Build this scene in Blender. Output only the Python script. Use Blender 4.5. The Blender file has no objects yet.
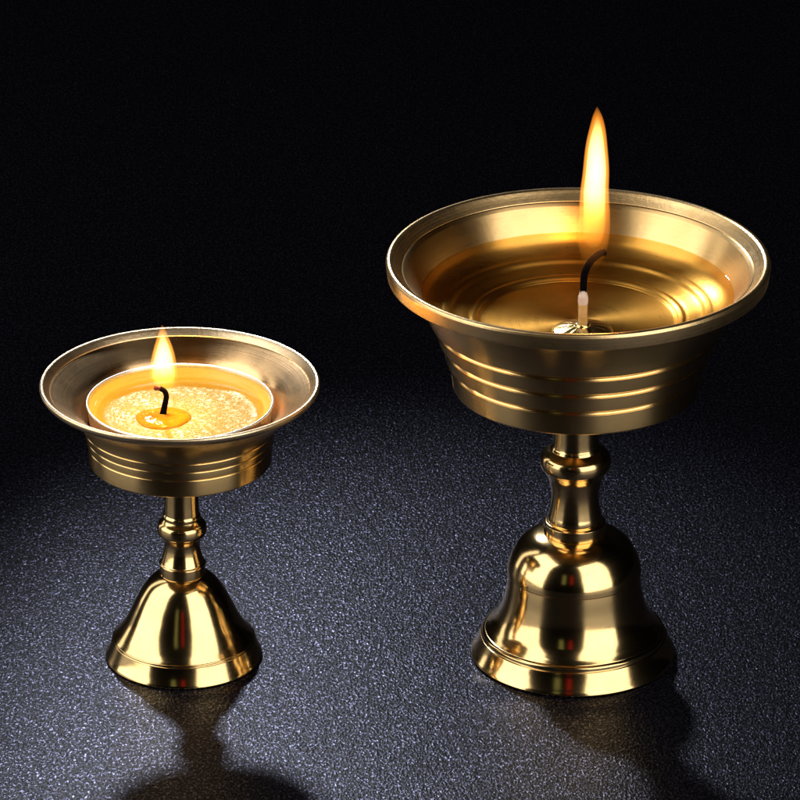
import bpy, bmesh, math, random
from mathutils import Vector, noise
random.seed(4)
S = 0.01                      # everything below is written in centimetres
scene = bpy.context.scene
COL = scene.collection
R = math.radians

# ------------------------------------------------------------------ helpers
def tag(o, label=None, cat=None, group=None, kind=None):
    if label: o['label'] = label
    if cat: o['category'] = cat
    if group: o['group'] = group
    if kind: o['kind'] = kind
    return o

def empty(name, loc):
    o = bpy.data.objects.new(name, None); COL.objects.link(o)
    o.location = Vector(loc) * S
    o.empty_display_size = 0.01
    return o

def mesh_obj(name, verts, faces, mat, parent=None, loc=(0, 0, 0), smooth=True):
    me = bpy.data.meshes.new(name)
    me.from_pydata([Vector(v) * S for v in verts], [], faces)
    bm = bmesh.new(); bm.from_mesh(me)
    bmesh.ops.recalc_face_normals(bm, faces=bm.faces)
    bm.to_mesh(me); bm.free()
    if smooth:
        me.polygons.foreach_set('use_smooth', [True] * len(me.polygons))
    me.materials.append(mat)
    o = bpy.data.objects.new(name, me); COL.objects.link(o)
    o.location = Vector(loc) * S
    if parent: o.parent = parent
    return o

def catmull(pts, n=8):
    if len(pts) < 3: return list(pts)
    out = []
    P = [tuple(2*a-b for a, b in zip(pts[0], pts[1]))] + list(pts) + [tuple(2*a-b for a, b in zip(pts[-1], pts[-2]))]
    for i in range(1, len(P)-2):
        p0, p1, p2, p3 = P[i-1], P[i], P[i+1], P[i+2]
        for k in range(n):
            t = k / n
            out.append(tuple(0.5*((2*b)+(-a+c)*t+(2*a-5*b+4*c-d)*t*t+(-a+3*b-3*c+d)*t**3)
                             for a, b, c, d in zip(p0, p1, p2, p3)))
    out.append(tuple(pts[-1]))
    return out

def profile(segs, bev=0.02, closed=False):
    """segs: list of smooth runs; where two runs meet there is a small rounded corner"""
    runs = [catmull(s) for s in segs]
    pts = list(runs[0]); corner = set()
    for r in runs[1:]:
        corner.add(len(pts) - 1); pts += r[1:]
    if closed: corner.add(0)
    n = len(pts)
    if closed and max(abs(a-b) for a, b in zip(pts[0], pts[-1])) < 1e-6:
        pts = pts[:-1]; n -= 1
    out = []
    for i, p in enumerate(pts):
        if i not in corner: out.append(p); continue
        a = Vector(pts[(i-1) % n]); b = Vector(pts[(i+1) % n]); p = Vector(p)
        da, db = (a-p), (b-p)
        A = p + da.normalized()*min(bev, da.length*.45); B = p + db.normalized()*min(bev, db.length*.45)
        for t in (0, .25, .5, .75, 1):
            q = A*(1-t)**2 + p*2*t*(1-t) + B*t*t
            out.append((q.x, q.y))
    return out

def lathe(name, prof, mat, parent=None, loc=(0, 0, 0), seg=224, closed=False, wob=None, zoff=0.0):
    prof = [(r*(1+.00105*(z+zoff)), z*(1+.0003*(z+zoff))) for r, z in prof]
    verts, faces, rows = [], [], []
    for (r, z) in prof:
        if r < 1e-4:
            rows.append([len(verts)]); verts.append((0, 0, z)); continue
        row = []
        for k in range(seg):
            a = 2*math.pi*k/seg
            rr, zz = (r, z) if wob is None else wob(r, z, a)
            row.append(len(verts)); verts.append((rr*math.cos(a), rr*math.sin(a), zz))
        rows.append(row)
    pairs = list(zip(rows, rows[1:])) + ([(rows[-1], rows[0])] if closed else [])
    for A, B in pairs:
        for k in range(seg):
            k2 = (k+1) % seg
            if len(A) == 1 and len(B) == 1: break
            if len(A) == 1 and len(B) == 1: break
            if len(A) == 1: faces.append((A[0], B[k], B[k2]))
            elif len(B) == 1: faces.append((A[k], B[0], A[k2]))
            else: faces.append((A[k], B[k], B[k2], A[k2]))
    return mesh_obj(name, verts, faces, mat, parent, loc)

def tube(name, pts, radii, mat, parent=None, loc=(0, 0, 0), seg=20, rough=0.0):
    P = catmull([tuple(p) for p in pts], 8)
    m = len(P); verts, faces = [], []
    def rad(i):
        t = i/(m-1)*(len(radii)-1); j = min(int(t), len(radii)-2); u = t-j
        return radii[j]*(1-u)+radii[j+1]*u
    for i, p in enumerate(P):
        p = Vector(p); d = (Vector(P[min(i+1, m-1)]) - Vector(P[max(i-1, 0)])).normalized()
        u = d.cross(Vector((0, 1, 0))).normalized(); v = d.cross(u).normalized()
        for k in range(seg):
            a = 2*math.pi*k/seg + i*.12
            r = rad(i)*(1 + rough*math.sin(3*a) + rough*.8*noise.noise((i*.5, k*.7, radii[0]*9)))
            verts.append(p + (u*math.cos(a)+v*math.sin(a))*r)
    for i in range(m-1):
        for k in range(seg):
            k2 = (k+1) % seg
            faces.append((i*seg+k, i*seg+k2, (i+1)*seg+k2, (i+1)*seg+k))
    for e, base in ((-1, 0), (1, (m-1)*seg)):
        p = Vector(P[0] if e < 0 else P[-1]); q = Vector(P[1] if e < 0 else P[-2])
        c = len(verts); verts.append(p + (p-q).normalized()*rad(0 if e < 0 else m-1)*.35)
        for k in range(seg):
            faces.append((base+k, base+(k+1) % seg, c))
    return mesh_obj(name, verts, faces, mat, parent, loc)

# ------------------------------------------------------------------ materials
class NT:
    def __init__(s, name):
        s.m = bpy.data.materials.new(name); s.m.use_nodes = True
        s.t = s.m.node_tree; s.t.nodes.clear()
        s.out = s.t.nodes.new('ShaderNodeOutputMaterial')
    def n(s, ty, **kw):
        nd = s.t.nodes.new(ty)
        for k, v in kw.items():
            if k in nd.inputs:
                src = v
                if hasattr(src, 'is_output') or isinstance(src, bpy.types.NodeSocket): s.t.links.new(src, nd.inputs[k])
                else: nd.inputs[k].default_value = src
            else: setattr(nd, k, v)
        return nd
    def link(s, a, b): s.t.links.new(a, b)
    def math(s, op, a, b=None, clamp=False):
        nd = s.t.nodes.new('ShaderNodeMath'); nd.operation = op; nd.use_clamp = clamp
        for i, v in enumerate((a, b)):
            if v is None: continue
            if isinstance(v, (int, float)): nd.inputs[i].default_value = v
            else: s.t.links.new(v, nd.inputs[i])
        return nd.outputs[0]
    def ramp(s, fac, stops, interp='LINEAR'):
        nd = s.t.nodes.new('ShaderNodeValToRGB'); cr = nd.color_ramp; cr.interpolation = interp
        while len(cr.elements) < len(stops): cr.elements.new(0.5)
        for e, (p, c) in zip(cr.elements, stops):
            e.position = p; e.color = (c, c, c, 1) if isinstance(c, (int, float)) else (*c, 1)
        s.link(fac, nd.inputs[0]); return nd.outputs[0]
    def surf(s, sh): s.link(sh, s.out.inputs['Surface']); return s.m

def metal(name, col, rough, aniso=0.0, ring=0.0, tarn=0.25, pit=0.0, rv=.05, rot=0.25):
    """turned metal: concentric tool marks, faint tarnish, small pits"""
    g = NT(name)
    tc = g.n('ShaderNodeTexCoord')
    sep = g.n('ShaderNodeSeparateXYZ', Vector=tc.outputs['Object'])
    x, y, z = sep.outputs
    r = g.math('SQRT', g.math('ADD', g.math('MULTIPLY', x, x), g.math('MULTIPLY', y, y)))
    ang = g.math('ABSOLUTE', g.math('ARCTAN2', y, x))
    cmb = g.n('ShaderNodeCombineXYZ', X=g.math('MULTIPLY', r, 6500.), Y=g.math('MULTIPLY', ang, .5), Z=g.math('MULTIPLY', z, 5200.))
    rings = g.n('ShaderNodeTexNoise', Vector=cmb.outputs[0], Scale=1.0, Detail=3.0, Roughness=.6)
    big = g.n('ShaderNodeTexNoise', Vector=tc.outputs['Object'], Scale=110.0, Detail=6.0, Roughness=.65)
    fine = g.n('ShaderNodeTexNoise', Vector=tc.outputs['Object'], Scale=900.0, Detail=3.0, Roughness=.6)
    dark = tuple(c*f for c, f in zip(col, (.72, .62, .48)))
    mix = g.n('ShaderNodeMix', data_type='RGBA')
    g.link(g.math('MULTIPLY', g.ramp(big.outputs[0], [(.40, 0.), (.72, 1.)]), tarn), mix.inputs[0])
    mix.inputs[6].default_value = (*col, 1); mix.inputs[7].default_value = (*dark, 1)
    b = g.n('ShaderNodeBsdfPrincipled', Metallic=1.0)
    g.link(mix.outputs[2], b.inputs['Base Color'])
    rr = g.math('ADD', g.math('MULTIPLY', g.math('SUBTRACT', rings.outputs[0], .5), rv*2), rough)
    rr = g.math('ADD', rr, g.math('MULTIPLY', g.math('SUBTRACT', big.outputs[0], .45), rv*1.6))
    g.link(rr, b.inputs['Roughness'])
    if aniso:
        b.inputs['Anisotropic'].default_value = aniso
        b.inputs['Anisotropic Rotation'].default_value = rot
        tan = g.n('ShaderNodeTangent', direction_type='RADIAL', axis='Z'); g.link(tan.outputs[0], b.inputs['Tangent'])
    h = g.math('MULTIPLY', rings.outputs[0], ring)
    h = g.math('ADD', h, g.math('MULTIPLY', big.outputs[0], .22))
    if pit:
        h = g.math('ADD', h, g.math('MULTIPLY', fine.outputs[0], pit))
        bump = g.n('ShaderNodeBump', Strength=1.0, Distance=0.0001, Height=h)
    else:
        bump = g.n('ShaderNodeBump', Strength=1.0, Distance=0.0001, Height=h)
    g.link(bump.outputs[0], b.inputs['Normal'])
    return g.surf(b.outputs[0])

GOLD = (0.87, 0.61, 0.27)
M_polish = metal('polished_brass', GOLD, .13, ring=.05, tarn=.35, rv=.03)
M_stem = metal('polished_brass_stem', GOLD, .15, ring=.06, tarn=.35, rv=.03)
M_bowl = metal('turned_brass_bowl', (0.80, 0.54, 0.23), .30, aniso=.72, ring=.16, tarn=.35, pit=.10, rv=.07)
M_bowl_s = metal('turned_brass_small_bowl', (0.86, 0.56, 0.27), .24, aniso=.85, ring=.16, tarn=.35, pit=.12, rv=.07)
M_outer = metal('polished_brass_bowl_outside', (.90, .62, .26), .24, aniso=.88, ring=.12, tarn=.35, pit=.03, rv=.04)
M_rim = metal('worn_brass_rim', (0.87, 0.61, 0.29), .30, ring=.15, tarn=.5, pit=.35, rv=.14)
M_rim_s = metal('worn_pale_rim', (0.88, 0.68, 0.42), .34, ring=.1, tarn=.5, pit=.6, rv=.16)
M_steel = metal('bright_steel', (0.90, 0.94, 1.0), .2, ring=.3, tarn=.2, rv=.03)
M_alu = metal('thin_aluminium', (0.90, 0.89, 0.87), .28, ring=.1, tarn=.2, pit=.6, rv=.06)

def mat_table():
    g = NT('black_glitter_leatherette')
    tc = g.n('ShaderNodeTexCoord')
    mp = g.n('ShaderNodeMapping', Vector=tc.outputs['Object']); mp.inputs['Scale'].default_value = (1, .62, 1)
    P = mp.outputs[0]
    n1 = g.n('ShaderNodeTexNoise', Vector=P, Scale=1650.0, Detail=1.5, Roughness=.6, Distortion=.5)
    n2 = g.n('ShaderNodeTexNoise', Vector=tc.outputs['Object'], Scale=45.0, Detail=4.0)
    n3 = g.n('ShaderNodeTexNoise', Vector=P, Scale=420.0, Detail=3.0)
    fl = g.n('ShaderNodeTexVoronoi', Vector=P, Scale=2300.0, Randomness=1.0)
    fs = g.n('ShaderNodeSeparateColor', Color=fl.outputs['Color'])
    h = g.math('ADD', n1.outputs[0], g.math('MULTIPLY', n3.outputs[0], .5))
    bump = g.n('ShaderNodeBump', Strength=.36, Distance=0.0006, Height=h)
    # glitter pigment: raised grains carry metallic flecks of uneven strength
    grain = g.ramp(n1.outputs[0], [(.50, 0.), (.63, 1.)])
    fleck = g.math('POWER', fs.outputs[0], 2.2)
    fac = g.math('MULTIPLY', grain, g.math('ADD', g.math('MULTIPLY', fleck, 1.0), .10))
    fac = g.math('MULTIPLY', fac, g.ramp(n2.outputs[0], [(.3, .8), (.7, 1.1)]), True)
    mix = g.n('ShaderNodeMix', data_type='RGBA'); g.link(fac, mix.inputs[0])
    mix.inputs[6].default_value = (.0015, .0015, .003, 1); mix.inputs[7].default_value = (.25, .25, .38, 1)
    b = g.n('ShaderNodeBsdfPrincipled', Roughness=.36)
    g.link(g.ramp(fac, [(.0, .0), (.15, 1.)]), b.inputs['Metallic'])
    b.inputs['Specular IOR Level'].default_value = .10
    g.link(mix.outputs[2], b.inputs['Base Color'])
    g.link(bump.outputs[0], b.inputs['Normal'])
    return g.surf(b.outputs[0])

def mat_black():
    g = NT('black_velvet')
    n1 = g.n('ShaderNodeTexNoise', Scale=400.0, Detail=3.0)
    b = g.n('ShaderNodeBsdfPrincipled', Roughness=.95)
    b.inputs['Specular IOR Level'].default_value = .1
    g.link(g.ramp(n1.outputs[0], [(.3, (.0002, .0002, .0003)), (.7, (.0005, .0005, .0006))]), b.inputs['Base Color'])
    return g.surf(b.outputs[0])

def mat_wax():
    g = NT('granular_yellow_wax')
    tc = g.n('ShaderNodeTexCoord')
    sep = g.n('ShaderNodeSeparateXYZ', Vector=tc.outputs['Object'])
    x, y, z = sep.outputs
    r = g.math('SQRT', g.math('ADD', g.math('MULTIPLY', x, x), g.math('MULTIPLY', y, y)))
    v = g.n('ShaderNodeTexVoronoi', Vector=tc.outputs['Object'], Scale=1500.0, Randomness=.9)
    nb = g.n('ShaderNodeTexNoise', Vector=tc.outputs['Object'], Scale=260.0, Detail=3.0)
    edge = g.math('ADD', r, g.math('MULTIPLY', g.math('SUBTRACT', nb.outputs[0], .5), .006))
    mask = g.ramp(g.math('MULTIPLY', edge, 40.), [(.64, 1.), (.76, 0.)])       # grains lie on the flat middle
    grain = g.ramp(v.outputs['Distance'], [(.1, 1.), (.55, 0.)])
    gm = g.math('MULTIPLY', mask, grain)
    mix = g.n('ShaderNodeMix', data_type='RGBA'); g.link(gm, mix.inputs[0])
    mix.inputs[6].default_value = (.86, .57, .085, 1); mix.inputs[7].default_value = (.90, .83, .45, 1)
    bump = g.n('ShaderNodeBump', Strength=.8, Distance=0.00025, Height=gm)
    b = g.n('ShaderNodeBsdfPrincipled', Roughness=.35)
    b.inputs['Subsurface Weight'].default_value = .6
    b.inputs['Subsurface Radius'].default_value = (1., .55, .15)
    b.inputs['Subsurface Scale'].default_value = .0018
    g.link(mix.outputs[2], b.inputs['Base Color']); g.link(bump.outputs[0], b.inputs['Normal'])
    return g.surf(b.outputs[0])

def mat_film(name, ior, tint, bumpd):
    g = NT(name)
    tc = g.n('ShaderNodeTexCoord')
    n = g.n('ShaderNodeTexNoise', Vector=tc.outputs['Object'], Scale=170.0, Detail=2.0)
    bump = g.n('ShaderNodeBump', Strength=.5, Distance=bumpd, Height=n.outputs[0])
    geo = g.n('ShaderNodeNewGeometry')
    dp = g.n('ShaderNodeVectorMath', operation='DOT_PRODUCT'); g.link(bump.outputs[0], dp.inputs[0]); g.link(geo.outputs['Incoming'], dp.inputs[1])
    f0 = ((ior-1)/(ior+1))**2     # Schlick's Fresnel, the same from both sides of the thin surface
    fr = g.math('ADD', g.math('MULTIPLY', g.math('POWER', g.math('SUBTRACT', 1.0, g.math('ABSOLUTE', dp.outputs['Value'])), 5.0), 1-f0), f0, True)
    t = g.n('ShaderNodeBsdfTransparent', Color=(*tint, 1))
    gl = g.n('ShaderNodeBsdfGlossy', Roughness=.03, Normal=bump.outputs[0])
    mx = g.n('ShaderNodeMixShader'); g.link(fr, mx.inputs[0])
    g.link(t.outputs[0], mx.inputs[1]); g.link(gl.outputs[0], mx.inputs[2])
    return g.surf(mx.outputs[0])

def mat_simple(name, c1, c2, rough, scale=500., sss=0., bump_d=.0002, spec=.5):
    g = NT(name)
    tc = g.n('ShaderNodeTexCoord')
    n = g.n('ShaderNodeTexNoise', Vector=tc.outputs['Object'], Scale=scale, Detail=4.0)
    b = g.n('ShaderNodeBsdfPrincipled', Roughness=rough)
    b.inputs['Specular IOR Level'].default_value = spec
    g.link(g.ramp(n.outputs[0], [(.35, c1), (.65, c2)]), b.inputs['Base Color'])
    if sss:
        b.inputs['Subsurface Weight'].default_value = sss
        b.inputs['Subsurface Scale'].default_value = .002
        b.inputs['Subsurface Radius'].default_value = (1, .6, .35)
    g.link(g.n('ShaderNodeBump', Strength=.7, Distance=bump_d, Height=n.outputs[0]).outputs[0], b.inputs['Normal'])
    return g.surf(b.outputs[0])

def mat_flame(name, z0, z1, stops, gain):
    """a flame gives off light through its whole volume; density follows height and distance from its axis"""
    g = NT(name)
    at = g.n('ShaderNodeAttribute', attribute_name='none')
    tc = g.n('ShaderNodeTexCoord')
    sep = g.n('ShaderNodeSeparateXYZ', Vector=tc.outputs['Object'])
    t = g.math('DIVIDE', g.math('SUBTRACT', sep.outputs[2], z0*S), (z1-z0)*S)
    dens = g.ramp(t, [(p, v) for p, v, c in stops], 'B_SPLINE')
    col = g.ramp(t, [(p, c) for p, v, c in stops])
    em = g.n('ShaderNodeEmission'); g.link(col, em.inputs[0])
    g.link(g.math('MULTIPLY', dens, gain), em.inputs[1])
    g.link(em.outputs[0], g.out.inputs['Volume'])
    return g.m

M_table = mat_table(); M_black = mat_black(); M_wax = mat_wax()
M_oil = mat_film('amber_oil', 1.46, (1, .86, .54), .0004)
M_liquid = mat_film('liquid_wax', 1.43, (1, .96, .84), .00022)
M_pool = mat_simple('clear_orange_melt', (.88, .40, .02), (.92, .48, .04), .05, 260., .5, .0004)
M_tube = mat_simple('white_wax_sleeve', (.72, .60, .52), (.85, .74, .66), .4, 300., .5)
M_wick = mat_simple('charred_wick', (.001, .001, .002), (.004, .003, .004), .75, 900., 0, .0005, .04)
M_ember = mat_simple('ember_tip', (.05, .006, .005), (.14, .015, .008), .6, 900.)
M_core = M_wick

# ------------------------------------------------------------------ the setting
v, f = [], []
nx, ny = 40, 40
for j in range(ny+1):
    for i in range(nx+1):
        v.append((-60+120*i/nx, -70+130*j/ny, 0))
for j in range(ny):
    for i in range(nx):
        a = j*(nx+1)+i; f.append((a, a+1, a+nx+2, a+nx+1))
tag(mesh_obj('ground', v, f, M_table), 'black glittering leatherette sheet under both lamps', kind='structure')
v, f = [], []
for y, z in ((59, -.02), (59.6, .10), (61, .14)):
    for x in (-75, 75): v.append((x, y, z))
for j in range(13):
    a = R(90)*j/12
    for x in (-75, 75): v.append((x, 62+8*math.sin(a), .14+8-8*math.cos(a)))
for z in (20, 70):
    for x in (-75, 75): v.append((x, 70, z))
for j in range(17): f.append((2*j, 2*j+1, 2*j+3, 2*j+2))
tag(mesh_obj('backdrop', v, f, M_black), 'plain black cloth backdrop behind the lamps', kind='structure')

# ------------------------------------------------------------------ big lamp
BX, BY = 4.326, .168
big = empty('butter_lamp', (BX, BY, 0))
tag(big, 'larger brass butter lamp on the right with ridged bowl full of clear amber oil', 'oil lamp', 'brass butter lamps')
# wide bell foot
base = lathe('base', profile([
    [(0, .60), (2.12, .60)],
    [(2.12, .60), (2.20, .70)],
    [(2.20, .70), (2.07, .83), (1.92, 1.03), (1.785, 1.35), (1.70, 1.72), (1.65, 2.08), (1.625, 2.24)],
    [(1.625, 2.24), (1.668, 2.262)],
    [(1.668, 2.262), (1.645, 2.45), (1.55, 2.72), (1.36, 3.02), (1.06, 3.24), (.72, 3.34), (.50, 3.36)],
], .018), M_polish, big)
lathe('base_ring', profile([
    [(0, .012), (2.40, .012)],
    [(2.40, .012), (2.53, .025), (2.555, .06)],
    [(2.555, .06), (2.535, .11)],
    [(2.535, .11), (2.46, .24), (2.385, .39), (2.32, .55)],
    [(2.32, .55), (2.285, .565), (2.275, .60)],
    [(2.275, .60), (2.27, .65), (2.225, .69), (2.17, .70), (2.10, .66), (2.0, .60)],
    [(2.0, .60), (0, .595)]], .02), M_polish, base)
stem = lathe('stem', profile([
    [(0, 3.55), (.60, 3.56), (.655, 3.66), (.665, 3.76), (.635, 3.90), (.598, 4.12), (.583, 4.36), (.61, 4.58), (.68, 4.84), (.79, 5.04)],
    [(.79, 5.04), (.850, 5.13), (.872, 5.28), (.83, 5.44), (.72, 5.54), (.62, 5.60)],
    [(.62, 5.60), (.60, 5.66), (.575, 5.72), (.563, 5.9), (.56, 6.4), (.56, 7.36)],
    [(.56, 7.36), (0, 7.37)]], .012), M_stem, big)
lathe('collar', profile([
    [(0, 3.30), (.70, 3.30)],
    [(.70, 3.30), (.765, 3.34)],
    [(.765, 3.34), (.768, 3.62)],
    [(.768, 3.62), (.70, 3.655), (.62, 3.655)],
    [(.62, 3.655), (0, 3.655)]], .02), M_stem, stem)
def widen(segs, n, table):      # the outer wall flares a little more towards the lip
    def f(z):
        for (a, u), (b, v) in zip(table, table[1:]):
            if a <= z <= b: return u + (v-u)*(z-a)/(b-a)
        return 0
    return [[(r + (f(z) if r > 1 else 0), z) for r, z in s] for s in segs[:n]] + segs[n:]
cup_runs = widen([
    [(0, 7.30), (2.93, 7.30)],
    [(2.93, 7.30), (2.965, 7.34)],
    [(2.965, 7.34), (2.99, 7.84)],
    [(2.990, 7.840), (2.960, 7.860), (2.940, 7.895)],
    [(2.940, 7.895), (2.980, 7.945), (3.075, 8.00)],
    [(3.075, 8.00), (3.125, 8.36)],
    [(3.125, 8.360), (3.095, 8.380), (3.075, 8.415)],
    [(3.075, 8.415), (3.115, 8.465), (3.215, 8.53)],
    [(3.215, 8.53), (3.285, 8.90)],
    [(3.285, 8.900), (3.255, 8.920), (3.235, 8.955)],
    [(3.235, 8.955), (3.275, 9.005), (3.375, 9.07)],
    [(3.375, 9.07), (3.46, 9.35), (3.60, 9.72), (3.80, 9.98), (4.10, 10.16), (4.30, 10.25)],
    [(4.30, 10.25), (4.32, 10.40)],
    [(4.32, 10.40), (4.20, 10.37)],
    [(4.20, 10.37), (4.13, 10.30)],
    [(4.13, 10.30), (3.99, 10.10), (3.86, 9.90), (3.74, 9.71), (3.62, 9.54), (3.46, 9.42), (3.30, 9.345), (3.20, 9.325), (3.10, 9.29), (3.00, 9.22), (2.88, 9.18), (2.72, 9.14), (2.62, 9.11), (2.54, 9.115), (2.46, 9.09), (2.38, 9.04), (2.26, 9.01), (1.6, 8.995), (.8, 8.99), (0, 8.99)]], 12, [(7.2, .04), (7.84, .08), (8.4, .12), (8.95, .18), (9.35, .24), (9.72, .32), (9.98, .30), (10.16, .16), (10.25, 0)])
cup = lathe('cup', profile(cup_runs, .014), M_bowl, big)
lathe('rim', profile([
    [(4.25, 10.20), (4.52, 10.175)],
    [(4.52, 10.175), (4.585, 10.21)],
    [(4.585, 10.21), (4.625, 10.53)],
    [(4.625, 10.53), (4.60, 10.60), (4.53, 10.625), (4.46, 10.60)],
    [(4.46, 10.60), (4.36, 10.50), (4.24, 10.39)],
    [(4.24, 10.39), (4.22, 10.30), (4.25, 10.20)]], .02, True), M_rim, cup, closed=True, seg=288)

def split_outside(o):
    me = o.data; me.materials.append(M_outer)
    for p in me.polygons:
        c, n = p.center, p.normal
        if (c.x*n.x + c.y*n.y) > 1e-5 or n.z < -.3: p.material_index = 1
split_outside(cup)

# oil filling the big bowl
oil_z = 9.73
tag(lathe('lamp_oil', profile([
    [(0, 8.95), (2.36, 8.97)], [(2.36, 8.97), (2.9, 9.12), (3.46, 9.34)], [(3.46, 9.34), (3.66, 9.54), (3.78, 9.71)],
    [(3.78, 9.71), (3.86, 9.83)], [(3.86, 9.83), (3.80, 9.775), (3.74, 9.74), (3.62, oil_z), (2.5, oil_z), (0, oil_z)]], .005), M_oil,
    loc=(BX, BY, 0)), 'clear amber lamp oil filling the large ridged bowl', 'oil')

# wick standing in the oil
WX, WY = 4.437, -.50
wk = empty('floating_wick', (WX, WY, 9.0))
tag(wk, 'burning wick in white wax sleeve on round steel disc in the large bowl', 'wick')
def spoke(r, z, a):
    u = max(0., min(1., (r-.18)/.15))*max(0., min(1., (.66-r)/.12))
    return r, z + .004*u*math.sin(a*14)
lathe('wick_disc', profile([
    [(0, .0), (.70, .01)], [(.70, .01), (.75, .03)], [(.75, .03), (.70, .07), (.55, .12), (.35, .17), (.2, .19)],
    [(.2, .19), (.17, .24), (.14, .25)], [(.14, .25), (0, .25)]], .01), M_steel, wk, seg=160, wob=spoke)
lathe('wax_sleeve', profile([
    [(0, .15), (.120, .15)], [(.120, .15), (.113, .4), (.108, .66), (.124, .82), (.120, .95), (.090, 1.04), (.078, 1.12)],
    [(.078, 1.12), (0, 1.13)]], .01), M_tube, wk, seg=48)
WZ = 7.62
wpts = [(0.0, 0, 1.05), (.01, 0, 1.38), (.04, 0, 1.60), (.17, -.02, 1.88), (.36, -.03, 2.07), (.52, -.03, 2.14)]
tube('wick', wpts, [.080, .086, .084, .086, .084], M_wick, wk, rough=.06)

# ------------------------------------------------------------------ flames
def flame(parent, name, prof, axis, mat, seg=96, widen=1.0):
    """prof: (half width, height); axis: x drift with height; slightly wider than deep"""
    P = [(r*widen, z) for r, z in catmull(prof, 6)]; verts, faces = [], []
    rows = []
    for i, (r, z) in enumerate(P):
        cx = axis(z)
        if r < .004: rows.append([len(verts)]); verts.append((cx, 0, z)); continue
        row = []
        for k in range(seg):
            a = 2*math.pi*k/seg
            rr = r*(1+.03*math.sin(2*a+z*1.5))
            row.append(len(verts)); verts.append((cx+rr*math.cos(a), rr*.85*math.sin(a), z))
        rows.append(row)
    for A, B in zip(rows, rows[1:]):
        for k in range(seg):
            k2 = (k+1) % seg
            if len(A) == 1 and len(B) == 1: break
            if len(A) == 1: faces.append((A[0], B[k], B[k2]))
            elif len(B) == 1: faces.append((A[k], B[0], A[k2]))
            else: faces.append((A[k], B[k], B[k2], A[k2]))
    return mesh_obj(name, verts, faces, mat, parent)

ORG = (1., .30, .025); YEL = (1., .40, .045); HOT = (1., .57, .19)
def flicker(z0, lean, base):
    return lambda z: base + lean*min(1, (z-z0)/2.5) + .012*math.sin((z-z0)*2.1) + .006*math.sin((z-z0)*5.3)
P1 = [(0, 1.61), (.15, 1.72), (.29, 2.0), (.40, 2.50), (.395, 3.06), (.35, 3.76), (.295, 4.51), (.225, 5.11), (.135, 5.56), (.05, 5.79), (0, 5.89)]
M_f1 = mat_flame('tall_flame', 1.61, 5.86, [(0, 0., ORG), (.08, .03, ORG), (.20, .11, ORG), (.34, .28, ORG), (.50, .70, (1., .34, .04)), (.80, .9, (1., .34, .04)), (.93, .85, ORG), (1., .6, ORG)], 520.)
f1 = flame(wk, 'flame', P1, flicker(1.61, .08, .19), M_f1)
M_f1c = mat_flame('tall_flame_core', 1.61, 5.86, [(0, 0., ORG), (.18, .02, YEL), (.32, .16, YEL), (.46, .50, HOT), (.60, .95, HOT), (.80, .85, HOT), (.90, .35, HOT), (.97, .08, YEL)], 1250.)
flame(f1, 'flame_core', [(0, 2.2), (.20, 2.35), (.27, 2.7), (.275, 3.2), (.26, 3.8), (.22, 4.5), (.155, 5.05), (.08, 5.42), (.02, 5.62), (0, 5.66)], flicker(1.61, .08, .19), M_f1c)

# ------------------------------------------------------------------ small lamp
SX, SY = -5.395, 0.0
sm = empty('butter_lamp', (SX, SY, 0))
tag(sm, 'smaller brass butter lamp on the left with wide flared bowl holding a tealight', 'oil lamp', 'brass butter lamps')
base2 = lathe('base', profile([
    [(0, .50), (1.66, .50)],
    [(1.66, .50), (1.745, .56)],
    [(1.745, .56), (1.58, .76), (1.42, 1.02), (1.25, 1.38), (1.06, 1.76), (.84, 2.08), (.60, 2.27), (.45, 2.30)]], .015), M_polish, sm)
lathe('base_ring', profile([
    [(0, .012), (1.84, .012)],
    [(1.84, .012), (1.94, .02), (1.958, .05)],
    [(1.958, .05), (1.945, .09)],
    [(1.945, .09), (1.885, .22), (1.835, .35), (1.785, .50)],
    [(1.79, .50), (1.765, .52), (1.755, .56), (1.72, .575), (1.66, .55)],
    [(1.66, .55), (1.6, .47), (0, .47)]], .015), M_polish, base2)
stem2 = lathe('stem', profile([
    [(0, 2.55), (.545, 2.56), (.54, 2.62), (.50, 2.74), (.455, 2.90), (.44, 3.02), (.455, 3.16), (.52, 3.30)],
    [(.52, 3.30), (.595, 3.40), (.612, 3.52), (.585, 3.65), (.50, 3.74), (.46, 3.79)],
    [(.46, 3.79), (.465, 3.87), (.435, 3.93)],
    [(.435, 3.93), (.42, 4.4), (.42, 5.40)],
    [(.42, 5.40), (0, 5.41)]], .01), M_stem, sm)
lathe('collar', profile([
    [(0, 2.22), (.53, 2.22)],
    [(.53, 2.22), (.56, 2.25)],
    [(.56, 2.25), (.562, 2.55)],
    [(.562, 2.55), (.52, 2.59)],
    [(.52, 2.59), (0, 2.59)]], .015), M_stem, stem2)
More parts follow.
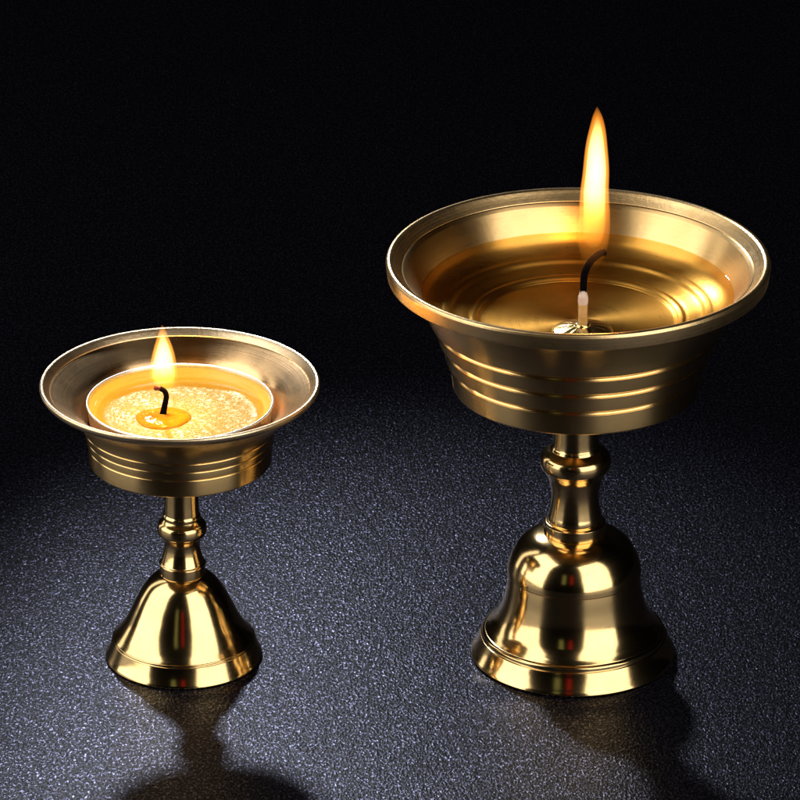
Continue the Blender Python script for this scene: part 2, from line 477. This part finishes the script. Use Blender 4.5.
cup2 = lathe('cup', profile([
    [(0, 5.36), (2.20, 5.36)],
    [(2.20, 5.36), (2.238, 5.40)],
    [(2.238, 5.40), (2.258, 5.80)],
    [(2.258, 5.80), (2.240, 5.815)],
    [(2.240, 5.815), (2.27, 5.85)],
    [(2.27, 5.85), (2.290, 6.03)],
    [(2.290, 6.03), (2.275, 6.045)],
    [(2.275, 6.045), (2.305, 6.08)],
    [(2.305, 6.08), (2.35, 6.27)],
    [(2.35, 6.27), (2.335, 6.285)],
    [(2.335, 6.285), (2.375, 6.325)],
    [(2.375, 6.325), (2.45, 6.50), (2.62, 6.74), (2.86, 6.95), (3.12, 7.12), (3.24, 7.18)],
    [(3.24, 7.18), (3.26, 7.32)],
    [(3.26, 7.32), (3.14, 7.27)],
    [(3.14, 7.27), (2.86, 7.11), (2.60, 6.93), (2.45, 6.76), (2.37, 6.60), (2.25, 6.3)],
    [(2.25, 6.3), (2.20, 5.70)],
    [(2.20, 5.70), (0, 5.70)]], .012), M_bowl_s, sm)
lathe('rim', profile([
    [(3.18, 7.14), (3.33, 7.24)],
    [(3.33, 7.24), (3.395, 7.33)],
    [(3.395, 7.33), (3.405, 7.40), (3.37, 7.44), (3.32, 7.435)],
    [(3.32, 7.435), (3.26, 7.39), (3.17, 7.305)],
    [(3.17, 7.305), (3.15, 7.22), (3.18, 7.14)]], .012, True), M_rim_s, cup2, closed=True, seg=256)

split_outside(cup2)

# tealight standing in the small bowl
TZ = 5.70
tl = empty('tealight_candle', (SX+.0, SY, TZ))
tag(tl, 'burning yellow tealight in thin aluminium shell sitting in the small bowl', 'candle')
lathe('candle_shell', profile([
    [(0, .005), (2.12, .005)], [(2.12, .005), (2.17, .03)], [(2.17, .03), (2.20, .60), (2.255, 1.18)],
    [(2.255, 1.18), (2.285, 1.215), (2.275, 1.25), (2.24, 1.25), (2.225, 1.21)],
    [(2.225, 1.21), (2.18, .60), (2.15, .04)], [(2.15, .04), (0, .035)]], .01), M_alu, tl, zoff=5.7)
WKX, WKY = -.41, -.20
def waxw(r, z, a):
    x, y = r*math.cos(a), r*math.sin(a)
    h = z + .03*noise.noise((x*1.3, y*1.3, 1.)) + .012*noise.noise((x*6, y*6, 3.))
    return r, (h if .01 < r < 2.1 else z)
lathe('wax', profile([
    [(0, .05), (2.16, .05)], [(2.16, .05), (2.19, .6), (2.232, 1.14), (2.235, 1.17)],
    [(2.235, 1.17), (2.18, 1.15), (2.12, 1.09), (2.04, 1.00), (1.94, .92), (1.80, .875), (1.4, .865), (.7, .87), (0, .87)]], .01), M_wax, tl, wob=waxw, zoff=5.7)
lathe('liquid_wax', profile([
    [(2.21, 1.02), (2.17, 1.00), (2.05, .99), (1.0, .99), (0, .99)]], .005), M_liquid, tl, zoff=5.7).data.flip_normals()
def poolw(r, z, a):
    return r*(1+.04*math.sin(2*a+1)+.03*math.sin(3*a)+.015*math.sin(5*a+.7)), z + (.012*noise.noise((r*5*math.cos(a), r*5*math.sin(a), 2.)) if r < .6 else 0)
lathe('melted_pool', [(0, .80), (.62, .84), (.66, .86), (.64, .90), (.58, .925), (.45, .935), (.3, .94), (.15, .96), (.06, 1.02), (0, 1.04)], M_pool, tl,
      loc=(WKX, WKY, 0), seg=96, wob=poolw)
def at2(px, py):   # local offset from the wick's foot
    return ((px-162.8)/40.2, 0, (414.8-py)/36.9)
wp = [(0, 0, .85), (0, 0, .98)] + [(a, b, c+.97) for a, b, c in [(.02, 0, .12), (.055, -.01, .30), (.09, -.01, .50), (.05, -.01, .64), (-.06, -.01, .715)]]
tube('wick', [(WKX+x, WKY+y, z) for x, y, z in wp], [.085, .08, .072, .066, .064, .06], M_wick, tl, rough=.10)
tube('wick_tip', [(WKX-.06, WKY-.01, 1.685), (WKX-.13, WKY-.01, 1.70), (WKX-.20, WKY-.01, 1.68)], [.062, .066, .056], M_ember, tl, rough=.08)
M_f2 = mat_flame('short_flame', 1.22, 3.36, [(0, 0., ORG), (.12, .02, ORG), (.28, .10, ORG), (.45, .40, (1., .34, .04)), (.60, .85, (1., .36, .05)), (.85, .9, (1., .34, .04)), (1., .5, ORG)], 600.)
f2 = flame(tl, 'flame', [(0, 1.22), (.14, 1.30), (.24, 1.48), (.30, 1.82), (.275, 2.26), (.205, 2.66), (.115, 2.98), (.045, 3.20), (0, 3.29)],
      flicker(1.22, .02, WKX+.01), M_f2, widen=1.18)
M_f2c = mat_flame('short_flame_core', 1.22, 3.36, [(0, 0., ORG), (.14, .04, YEL), (.28, .14, YEL), (.42, .50, HOT), (.60, 1., HOT), (.80, .8, HOT), (.95, .15, YEL)], 1300.)
flame(f2, 'flame_core', [(0, 1.34), (.11, 1.43), (.19, 1.62), (.235, 1.92), (.21, 2.27), (.15, 2.58), (.08, 2.86), (.025, 3.03), (0, 3.07)],
      flicker(1.22, .02, WKX+.01), M_f2c, widen=1.18)

# ------------------------------------------------------------------ lights
def area(name, pos, target, w, h, power, col=(1, 1, 1), spread=180):
    l = bpy.data.lights.new(name, 'AREA'); l.shape = 'RECTANGLE'; l.size = w*S; l.size_y = h*S
    l.energy = power; l.color = col; l.spread = R(spread)
    o = bpy.data.objects.new(name, l); COL.objects.link(o)
    o.location = Vector(pos)*S
    o.rotation_euler = (Vector(target)-Vector(pos)).to_track_quat('-Z', 'Y').to_euler()
    return o
def pol(az, el, d):   # azimuth from the camera's side, to the right; elevation
    a, e = R(az), R(el)
    return (d*math.cos(e)*math.sin(a), -d*math.cos(e)*math.cos(a), 6+d*math.sin(e))
def stand(az, dist, z): a = R(az); return (dist*math.sin(a), -dist*math.cos(a), z)
area('softbox_left', stand(-79, 68, 57), (0, 0, 42), 76, 112, 6.4, (1, .97, .93))
area('softbox_right', stand(42, 74, 57), (0, 0, 42), 74, 112, 6.2, (1, .97, .93))
area('red_reflection_standin', pol(-3, 22, 95), (0, 0, 5), 8, 26, .012, (1, .03, .02))  # added dim lamp, stands in for a red object mirrored in the brass
area('green_reflection_standin', pol(-17, 22, 95), (0, 0, 5), 10, 28, .02, (.6, .7, .35))  # no real lamp: added to give the greenish reflection beside the red one
area('strip_left', pol(-122, 20, 60), (0, 0, 5), 8, 60, .25, (1, .95, .88))
def spot(name, pos, target, power, size, blend, rad, col):
    l = bpy.data.lights.new(name, 'SPOT'); l.energy = power; l.spot_size = R(size); l.spot_blend = blend
    l.shadow_soft_size = rad*S; l.color = col
    o = bpy.data.objects.new(name, l); COL.objects.link(o); o.location = Vector(pos)*S
    o.rotation_euler = (Vector(target)-Vector(pos)).to_track_quat('-Z', 'Y').to_euler()
spot('back_spot', (-11, 47, 36), (6.0, -11.5, 0), 6.2, 34.5, .75, 2.3, (.86, .90, 1))
def glow(name, pos, power, rad):
    l = bpy.data.lights.new(name, 'POINT'); l.energy = power; l.shadow_soft_size = rad*S; l.color = (1, .52, .17)
    o = bpy.data.objects.new(name, l); COL.objects.link(o); o.location = Vector(pos)*S
glow('flame_light_tall', (WX+.26, WY, 12.8), .024, .22)
glow('flame_light_short', (SX+WKX+.02, SY+WKY, TZ+2.2), .018, .18)

w = bpy.data.worlds.new('World'); scene.world = w; w.use_nodes = True
w.node_tree.nodes['Background'].inputs[0].default_value = (.6, .7, 1, 1)
w.node_tree.nodes['Background'].inputs[1].default_value = 0.0006

# ------------------------------------------------------------------ camera
cam = bpy.data.cameras.new('Camera'); co = bpy.data.objects.new('Camera', cam); COL.objects.link(co)
scene.camera = co
cam.sensor_width = 36; cam.lens = 36*6000/800
co.location = Vector((0, -134.201, 67.008))*S
co.rotation_euler = (R(90-24.1), 0, 0)
cam.clip_start = .05; cam.clip_end = 50

scene.render.engine = 'CYCLES'
c = scene.cycles
c.max_bounces = 14; c.glossy_bounces = 8; c.transmission_bounces = 10; c.transparent_max_bounces = 12
c.caustics_reflective = True; c.caustics_refractive = True; c.blur_glossy = .3
c.sample_clamp_indirect = 6.0
c.volume_step_rate = .5
scene.view_settings.view_transform = 'Standard'; scene.view_settings.look = 'None'
scene.view_settings.exposure = 0; scene.view_settings.gamma = 1
scene.render.resolution_x = 1024; scene.render.resolution_y = 1024
